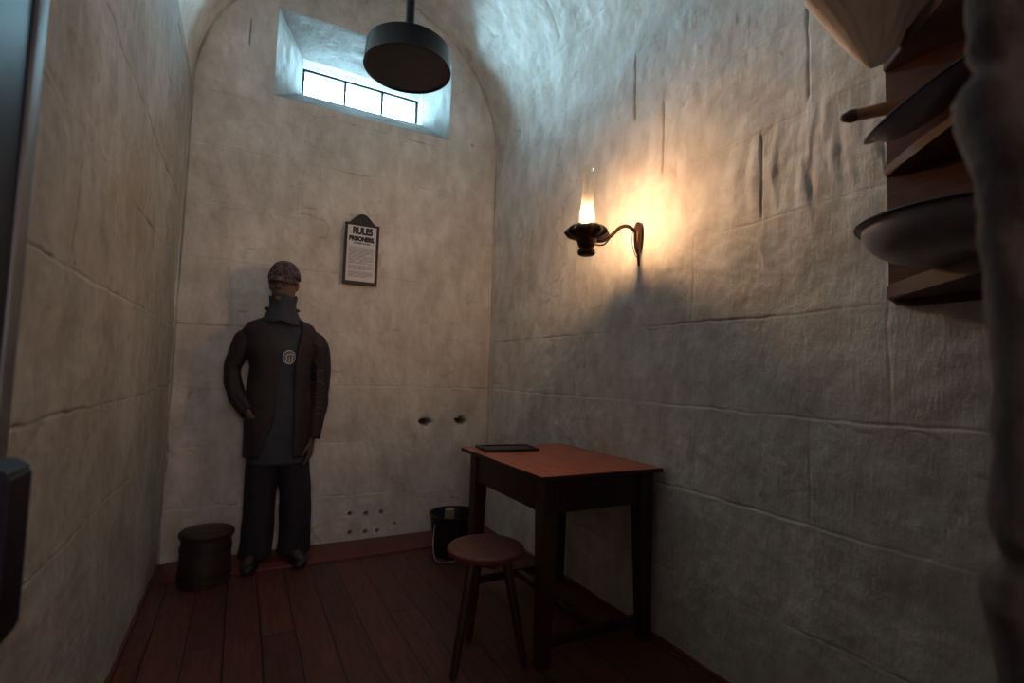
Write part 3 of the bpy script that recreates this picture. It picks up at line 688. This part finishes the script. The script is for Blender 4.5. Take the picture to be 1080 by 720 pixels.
# ------------------------------------------------------------------ person
PXc, PYc = .215, 3.56
def person():
    bm = NB()
    V = Vector
    hd = V((.207, PYc-.015, 1.705))
    # head
    RH = Matrix.Rotation(math.radians(-20), 3, 'Z')   # turned slightly to picture left
    ball(bm, hd+V((0,.012,.02)), .100, (.86,.98,1.08), 32, RH)
    ball(bm, hd+V((0,-.025,-.045)), .070, (1.0,1.0,1.10), 24, RH)      # jaw
    ball(bm, hd+RH@V((0,-.085,-.095)), .024, (1.05,.9,.85), 16)        # chin
    tube(bm, [hd+RH@V((0,-.090,.022)), hd+RH@V((0,-.104,-.008)), hd+RH@V((0,-.112,-.026))], [.008,.011,.014], 12)
    for s in (-1,1):
        ball(bm, hd+RH@V((s*.012,-.104,-.030)), .009, (1,1,.8), 10)
        ball(bm, hd+RH@V((s*.037,-.070,-.022)), .024, (1,.8,.9), 12)   # cheek
        tube(bm, [hd+RH@V((s*.012,-.089,.036)), hd+RH@V((s*.035,-.088,.042)), hd+RH@V((s*.058,-.070,.034))], [.007,.008,.006], 10)
        ball(bm, hd+RH@V((s*.080,.010,-.005)), .028, (.36,.75,1.15), 14, RH)
    tube(bm, [hd+RH@V((-.024,-.092,-.060)), hd+RH@V((0,-.100,-.056)), hd+RH@V((.024,-.092,-.060))], [.005,.007,.005], 10)
    tube(bm, [hd+RH@V((-.020,-.090,-.070)), hd+RH@V((0,-.098,-.071)), hd+RH@V((.020,-.090,-.070))], [.005,.0075,.005], 10)
    # neck, trunk
    tube(bm, [hd+V((0,.02,-.05)), (.209,PYc+.005,1.56), (.210,PYc+.012,1.49)], [.058,.058,.066], 24)
    def ell(path, n=28):
        rs = []
        for (x,y,z,a,b) in path: rs.append([(x+a*math.cos(2*PI*k/n), y+b*math.sin(2*PI*k/n), z) for k in range(n)])
        rings(bm, rs)
    ell([(.21,PYc+.01,1.53,.05,.05),(.211,PYc+.012,1.475,.13,.075),(.212,PYc+.01,1.43,.185,.095),(.213,PYc,1.32,.178,.112),(.215,PYc,1.18,.155,.105),(.22,PYc+.005,1.06,.150,.105),(.225,PYc+.01,.94,.168,.115),(.228,PYc+.01,.85,.168,.115),(.228,PYc+.01,.80,.10,.09)])
    # legs
    def limb(p, r, n=18): tube(bm, smooth_path(p,6), list(np.interp(np.linspace(0,1,(len(p)-1)*6+1), np.linspace(0,1,len(r)), r)), n)
    limb([(.145,PYc+.01,.86),(.135,PYc-.005,.46),(.130,PYc+.02,.24),(.128,PYc+.03,.045)], [.088,.072,.052,.055,.040])
    limb([(.312,PYc+.01,.86),(.335,PYc-.005,.46),(.345,PYc+.02,.24),(.350,PYc+.03,.045)], [.088,.072,.052,.055,.040])
    for x, d in ((.128,-.03),(.350,.03)):
        limb([(x,PYc+.045,.012),(x+d*.5,PYc-.06,.012),(x+d,PYc-.15,.004)], [.036,.038,.028])
    # arms: right hand in pocket (picture left), left arm hanging
    limb([(.065,PYc+.008,1.385),(-.024,PYc+.018,1.25),(-.050,PYc+.025,1.15),(-.012,PYc-.012,1.00),(.058,PYc-.075,.90)], [.050,.044,.034,.034,.028])
    limb([(.365,PYc+.008,1.385),(.445,PYc+.01,1.26),(.462,PYc+.004,1.08),(.448,PYc-.025,.92),(.420,PYc-.058,.74)], [.050,.044,.036,.036,.027])
    # hands
    def hand(w, d, side, curl, out):
        """w wrist, d direction of the hand, side: unit towards the thumb, out: palm normal"""
        d = V(d).normalized(); side = V(side); side = (side-d*side.dot(d)).normalized(); nrm = d.cross(side).normalized()
        if nrm.dot(V(out)) < 0: nrm = -nrm          # nrm points to the palm side
        w = V(w); n = 16; rs = []
        for t, a, b in ((-.01,.026,.020),(.02,.030,.018),(.05,.038,.016),(.078,.041,.015),(.090,.036,.012)):
            rs.append([w+d*t+side*math.cos(2*PI*k/n)*a+nrm*math.sin(2*PI*k/n)*b for k in range(n)])
        rings(bm, rs)
        for k,(o,L) in enumerate(((.030,.072),(.010,.080),(-.011,.074),(-.031,.058))):
            p = w+d*.078+side*o; pts = [p]; a = 0
            for j, f in enumerate((.45,.32,.23)):
                a += math.radians(curl*(.8+.12*k)); p = p+(d*math.cos(a)+nrm*math.sin(a))*L*f; pts.append(p)
            tube(bm, pts, [.0098,.0092,.0082,.0070], 10)
        p = w+d*.018+side*.022; q1 = p+(d*.65+side*.62+nrm*.35)*.036; q2 = q1+(d*.88+side*.25+nrm*.4)*.030; q3 = q2+(d*.97+side*.0+nrm*.4)*.022
        tube(bm, [p,q1,q2,q3], [.013,.0115,.0105,.0088], 10)
    hand((.420,PYc-.062,.715), (-.06,-.10,-1), (-.35,-.93,0), 17, (-1,.25,0))
    hand((.062,PYc-.078,.89), (.45,-.05,-.9), (.5,-.85,.2), 14, (1,.3,0))
    o = from_bm('person', bm, 'skin', None, True, 180)
    o.data.transform(Matrix.Translation(-V((PXc,PYc,F0)))); o.location = (PXc,PYc,F0)
    md = o.modifiers.new('Remesh','REMESH'); md.mode = 'VOXEL'; md.voxel_size = .0045; md.use_smooth_shade = True
    sm = o.modifiers.new('Smooth','SMOOTH'); sm.factor = .5; sm.iterations = 3
    tag(o, 'person standing at the back wall in dark open jacket, grey shirt and patterned cap', 'person')
    return o, hd, RH
PER, HD, RH = person()
def wr(p, amp, seed, f=9):
    """cloth wrinkle offset scalar"""
    return amp*float(fbm(np.array(p[0]*f+p[1]*4), np.array(p[2]*f*.6), seed, 2))
def cloth_tube(path, radii, seed, amp=.008, n=36, flat=(1,1), steps=10, f=9):
    bm = NB(); P = smooth_path(path, steps); R = np.interp(np.linspace(0,1,len(P)), np.linspace(0,1,len(radii)), radii)
    rs = []; u = None
    for i, p in enumerate(P):
        t = (P[min(i+1,len(P)-1)]-P[max(i-1,0)]).normalized()
        if u is None: u = Vector((1,0,0))
        u = (u-t*u.dot(t)).normalized(); w = t.cross(u)
        ring = []
        for k in range(n):
            a = 2*PI*k/n; d = u*math.cos(a)*flat[0]+w*math.sin(a)*flat[1]
            q = p+d*R[i]; ring.append(q+d*wr((q.x+.3*math.cos(a),q.y,q.z), amp, seed, f))
        rs.append(ring)
    rings(bm, rs, True, False); return bm
def shell(name, bm, m, th=.006):
    o = from_bm(name, bm, m, PER, True, 180); s = o.modifiers.new('Solidify','SOLIDIFY'); s.thickness = th; s.offset = -1; return o
# shirt (long tee), seen through the open jacket
def torso(path, n, seed, amp, a0=0, a1=2*PI, opens=None):
    bm = NB(); rs = []
    for i,(x,y,z,a,b) in enumerate(path):
        ring = []
        lo, hi = (a0,a1) if opens is None else (opens[i][0], 2*PI-opens[i][1])
        for k in range(n+(0 if opens is None else 1)):
            t = k/n; an = lo+(hi-lo)*t; ph = -PI/2+an       # an=0 is the front
            e = 2.4; c, s = math.cos(ph), math.sin(ph)
            cc = math.copysign(abs(c)**(2/e), c); ss = math.copysign(abs(s)**(2/e), s)
            q = Vector((x+a*cc, y+b*ss, z)); d = Vector((c,s,0)); ring.append(q+d*wr((q.x,q.y*1.5,q.z), amp, seed, 8))
        rs.append(ring)
    rings(bm, rs, opens is None, False); return bm
def interp(path, k):
    out = []
    for a, b in zip(path[:-1], path[1:]):
        for j in range(k):
            t = j/k; out.append(tuple(p*(1-t)+q*t for p,q in zip(a,b)))
    out.append(path[-1]); return out
sp = interp([(.210,PYc+.008,1.50,.078,.072),(.212,PYc+.010,1.46,.150,.092),(.212,PYc+.006,1.40,.185,.108),(.213,PYc,1.28,.172,.122),(.217,PYc,1.16,.150,.118),(.222,PYc,.98,.160,.126),(.228,PYc,.72,.180,.132),(.232,PYc,.585,.176,.132)], 8)
bm = torso(sp, 64, 201, .006); SHIRT_BVH = None
SHIRT = shell('shirt', bm, 'shirt', .004)
# neck gaiter / high collar
bm = NB(); rs = []
for z, a, y in ((1.455,.130,.006),(1.48,.114,.002),(1.51,.098,-.004),(1.54,.086,-.012),(1.57,.078,-.022),(1.60,.078,-.030),(1.622,.082,-.034),(1.628,.080,-.034)):
    rs.append([Vector((.209+a*math.cos(q)*1.0+.003*math.sin(5*q+z*60), PYc+y+a*math.sin(q)*1.08, z+.010*math.sin(3*q+.8)+.006*math.sin(7*q))) for q in np.linspace(0,2*PI,48,endpoint=False)])
rings(bm, rs, True, False); shell('neck_gaiter', bm, 'shirt', .005)
# trousers: two legs and a seat
bm = NB()
def add_bm(dst, src):
    me = bpy.data.meshes.new('t'); src.to_mesh(me); src.free(); dst.from_mesh(me); bpy.data.meshes.remove(me)
add_bm(bm, cloth_tube([(.145,PYc+.006,.90),(.150,PYc+.004,.66),(.145,PYc+.002,.46),(.142,PYc+.008,.24),(.140,PYc+.014,.02)], [.105,.104,.098,.094,.092,.096], 301, .010))
add_bm(bm, cloth_tube([(.318,PYc+.006,.90),(.325,PYc+.004,.66),(.340,PYc+.002,.46),(.352,PYc+.008,.24),(.360,PYc+.014,.02)], [.105,.103,.098,.094,.092,.096], 311, .010))
pp_ = interp([(.226,PYc+.005,1.00,.165,.120),(.228,PYc+.005,.85,.184,.126),(.230,PYc+.004,.66,.186,.124),(.232,PYc+.004,.585,.12,.09),(.234,PYc+.004,.56,.04,.05)], 5)
add_bm(bm, torso(pp_, 48, 303, .005)); shell('trousers', bm, 'denim', .004)
# jacket body with an open front
jp = [(.210,PYc+.020,1.535,.080,.072),(.211,PYc+.016,1.49,.110,.088),(.212,PYc+.012,1.455,.190,.108),(.212,PYc+.010,1.40,.224,.126),(.214,PYc+.004,1.30,.205,.140),(.222,PYc+.002,1.18,.176,.138),(.222,PYc+.002,1.0,.192,.140),(.226,PYc,.85,.200,.142),(.226,PYc,.74,.196,.142),(.226,PYc,.625,.186,.138)]
op = [(.95,.8),(.85,.6),(.55,.30),(.46,.22),(.38,.07),(.34,.05),(.34,.08),(.34,.12),(.34,.30),(.40,.55)]
J = [tuple(a)+tuple(b) for a, b in zip(jp, op)]; J = interp(J, 7)
bm = torso([j[:5] for j in J], 72, 401, .009, opens=[(j[5],j[6]) for j in J]); JK = shell('jacket', bm, 'jacket', .010)
# collar of the jacket
bm = NB(); rs = []
for z, k, y in ((1.515,1.0,.02),(1.545,.98,.018),(1.565,1.06,.018),(1.548,1.22,.018)):
    rs.append([Vector((.210+.088*k*math.cos(q), PYc+y+.082*k*math.sin(q), z-.018*max(0,-math.sin(q)))) for q in np.linspace(-PI/2+.55, 1.5*PI-.55, 40)])
rings(bm, rs, False, False); cl = from_bm('collar', bm, 'jacket', JK, True, 180); s_ = cl.modifiers.new('Solidify','SOLIDIFY'); s_.thickness = .005
# sleeves
bm = cloth_tube([(.105,PYc+.008,1.385),(.020,PYc+.012,1.345),(-.030,PYc+.02,1.24),(-.050,PYc+.025,1.15),(-.015,PYc-.01,1.00),(.050,PYc-.068,.905)], [.062,.074,.060,.048,.050,.050], 411, .010, f=14)
SL1 = shell('sleeve', bm, 'jacket', .006)
bm = cloth_tube([(.325,PYc+.008,1.385),(.418,PYc+.010,1.335),(.455,PYc+.010,1.22),(.462,PYc+.004,1.08),(.450,PYc-.025,.92),(.424,PYc-.055,.735)], [.062,.076,.066,.060,.056,.046], 421, .010, f=14)
bvsl = BVHTree.FromBMesh(bm); SL2 = shell('sleeve', bm, 'jacket', .006)
bj = NB(); 
def tree(o):
    b = NB(); b.from_mesh(o.data); b.transform(Matrix.Translation(root_loc(o))); t = BVHTree.FromBMesh(b); b.free(); return t
T_J, T_S, T_SL = tree(JK), tree(SHIRT), tree(SL2)
def front(x, z, trees, off=.0015):
    best = None
    for t in trees:
        h = t.ray_cast(Vector((x, 2.5, z)), Vector((0,1,0)))
        if h[0] is not None and (best is None or h[0].y < best): best = h[0].y
    return None if best is None else Vector((x, best-off, z))
def strokes(name, lines, r, m, trees, parent):
    bm = NB(); ok = False
    for ln in lines:
        P = []
        for a, b in zip(ln[:-1], ln[1:]):
            for t in np.linspace(0,1,5)[:-1]:
                q = front(a[0]+(b[0]-a[0])*t, a[1]+(b[1]-a[1])*t, trees)
                if q: P.append(q)
        q = front(ln[-1][0], ln[-1][1], trees)
        if q: P.append(q)
        if len(P) > 2: tube(bm, P, r, 6, False); ok = True
    if ok: return from_bm(name, bm, m, parent)
    bm.free()
rn = random.Random(3); fl_ = []
for k in range(9):
    cxx, czz = .395+rn.uniform(-.04,.035), 1.345+rn.uniform(-.05,.045); rr = rn.uniform(.010,.018); a0 = rn.uniform(0,6)
    fl_.append([(cxx+rr*math.cos(a0+q)*(1-.1*q), czz+rr*math.sin(a0+q)*(1-.1*q)) for q in np.linspace(0,4.2,8)])
strokes('embroidery', fl_, .0022, 'grthread', [T_SL, T_J], SL2)
for gl in ([[(.400,1.245),(.432,1.21)],[(.430,1.248),(.402,1.208)]], [[(.40,1.165),(.47,1.168)],[(.436,1.165),(.436,1.13)]],
           [[(.425,1.125),(.478,1.075)],[(.478,1.075),(.455,1.098),(.40,1.085)]], [[(.385,1.03),(.385,.955),(.40,.955)]],
           [[(.42,1.0),(.475,.998)]], [[(.43,.965),(.47,.962)]], [[(.432,.93),(.470,.927)]], [[(.43,.895),(.46,.893)]]):
    strokes('sleeve_letter', gl, .0026, 'thread', [T_SL, T_J], SL2)
# round chest print
bm = NB(); bxc, bzc, br_ = .256, 1.245, .041
V0 = []
for j in range(7):
    ring = []
    for k in range(32):
        a = 2*PI*k/32; q = Vector((bxc+br_*.85*j/6*math.cos(a), 2.5, bzc+br_*j/6*math.sin(a)*(1.0 if math.sin(a)>0 else 1.12)))
        p = front(q.x, q.z, [T_S, T_J], .004); ring.append(p or Vector((q.x, PYc-.14, q.z)))
    V0.append(ring)
rings(bm, V0[1:], True, False); bdg = from_bm('chest_badge', bm, 'badge', SHIRT); bdg['label'] = 'round pale badge'
md = bdg.modifiers.new('Solidify','SOLIDIFY'); md.thickness = .002
strokes('badge_ring', [[(bxc+br_*.85*math.cos(a), bzc+br_*math.sin(a)) for a in np.linspace(0,2*PI,24)],
    [(bxc-.014,bzc-.03),(bxc-.016,bzc+.010),(bxc-.006,bzc+.020)],[(bxc+.002,bzc-.032),(bxc+.002,bzc+.006)],[(bxc+.016,bzc-.028),(bxc+.020,bzc+.006)],[(bxc-.004,bzc+.014),(bxc+.012,bzc+.020),(bxc+.026,bzc+.014)]], .0022, 'paper', [tree(bdg), T_S], bdg)
# shoes
for x, d in ((.128,-.03),(.350,.03)):
    bm = NB(); rs = []
    for yy, zc, a, b in ((.085,.022,.020,.022),(.07,.030,.038,.042),(.03,.034,.044,.052),(-.03,.030,.045,.044),(-.09,.022,.050,.034),(-.15,.018,.048,.028),(-.185,.014,.034,.024),(-.20,.012,.012,.014)):
        xx = x+d*(.07-yy)/.25; ring = []
        for k in range(24):
            a_ = 2*PI*k/24; z = F0+max(.001, zc+.012+b*math.sin(a_)); ring.append((xx+a*math.cos(a_), PYc+yy-.005, z))
        rs.append(ring)
    rings(bm, rs); from_bm('shoe', bm, 'shoe', PER, True, 70)
# cap
bm = NB(); n = 48; rs = []
for k in range(13):
    ph = PI/2*k/12; z = .118*math.sin(ph); r = math.cos(ph)**.92 if k < 12 else .02
    ring = []
    for i in range(n):
        a = 2*PI*i/n; q = RH@Vector((.097*r*math.cos(a), .108*r*math.sin(a)+.010, 0)); ring.append(HD+q+Vector((0,0,.040+z)))
    rs.append(ring)
rings(bm, rs, True, False); cp = from_bm('cap', bm, 'cap', PER, True, 180); s_ = cp.modifiers.new('Solidify','SOLIDIFY'); s_.thickness = .005
bm = NB(); rs = []
for rr, dz in ((1.0,.0),(1.12,-.008),(1.25,-.020),(1.36,-.034)):
    rs.append([HD+RH@Vector((.0925*(1-(rr-1)*.25)*math.cos(a), .108*rr*math.sin(a)+.010, 0))+Vector((0,0,.044+dz-.010*math.cos(a)**2)) for a in np.linspace(PI+.12, 2*PI-.12, 32)])
rings(bm, rs, False, False); pk = from_bm('cap_peak', bm, 'cap', cp, True, 180); s_ = pk.modifiers.new('Solidify','SOLIDIFY'); s_.thickness = .004
# eyes
for s in (-1,1):
    bm = NB(); ball(bm, HD+RH@Vector((s*.032,-.078,.020)), .0115, (1.15,.7,.8), 14); e = from_bm('eye', bm, mat('eye_dark', (.05,.04,.035), .25), PER)


# ------------------------------------------------------------------ lights
w = bpy.data.worlds.new('World'); SC.world = w; w.use_nodes = True
nt = w.node_tree; bg = nt.nodes['Background']; bg.inputs[0].default_value = (.46,.82,1.0,1)
# daylight: the sunlit yard wall opposite lights the window from the level of the horizon, brighter than the sky above
tc = nt.nodes.new('ShaderNodeTexCoord'); sx_ = nt.nodes.new('ShaderNodeSeparateXYZ'); mr = nt.nodes.new('ShaderNodeMapRange')
nt.links.new(tc.outputs['Generated'], sx_.inputs[0]); ab = nt.nodes.new('ShaderNodeMath'); ab.operation = 'ABSOLUTE'; nt.links.new(sx_.outputs['Z'], ab.inputs[0]); nt.links.new(ab.outputs[0], mr.inputs[0])
mr.inputs[1].default_value = .05; mr.inputs[2].default_value = .42; mr.inputs[3].default_value = 132; mr.inputs[4].default_value = 46
nt.links.new(mr.outputs[0], bg.inputs[1])
def area(name, loc, rot, sx, sy, col, pw, portal=False):
    l = bpy.data.lights.new(name, 'AREA'); l.shape = 'RECTANGLE'; l.size = sx; l.size_y = sy; l.color = col; l.energy = pw
    if portal: l.cycles.is_portal = True
    o = bpy.data.objects.new(name, l); COL.objects.link(o); o.location = loc; o.rotation_euler = rot; return o
area('window_portal', (.76, 4.415, 3.425), (-PI/2,0,0), .95, .29, (1,1,1), 1, True)
area('passage_fill', (.1, -1.7, 1.75), (PI/2,0,0), 1.3, 1.1, (1,.80,.76), 19)  # added unseen fill behind the camera, lifts the dark lower cell
# ------------------------------------------------------------------ camera
cam = bpy.data.cameras.new('Camera'); co = bpy.data.objects.new('Camera', cam); COL.objects.link(co); SC.camera = co
f_px = 537.0
def cv(u, v): a = np.array([u-540., v-360., f_px]); return a/np.linalg.norm(a)
Yv = cv(255,386); Xv = cv(1557,427); Xv = Xv-Yv*(Xv@Yv); Xv /= np.linalg.norm(Xv); Zv = np.cross(Xv, Yv)
if Zv[1] > 0: Zv = -Zv
Wm = np.array([Xv, Yv, Zv])                    # world = Wm @ (right, down, forward)
right, down, fwd = Wm[:,0], Wm[:,1], Wm[:,2]
co.matrix_world = Matrix(((right[0],-down[0],-fwd[0],0),(right[1],-down[1],-fwd[1],0),(right[2],-down[2],-fwd[2],1.18),(0,0,0,1)))
cam.sensor_width = 36; cam.lens = 36*f_px/1080; cam.clip_start = .01
cam.dof.use_dof = True; cam.dof.focus_distance = 3.0; cam.dof.aperture_fstop = 3.2
SC.view_settings.view_transform = 'Standard'; SC.view_settings.look = 'None'; SC.view_settings.gamma = 1; SC.view_settings.exposure = .24
SC.view_settings.use_curve_mapping = False
SC.cycles.max_bounces = 12; SC.cycles.diffuse_bounces = 8; SC.cycles.transparent_max_bounces = 16
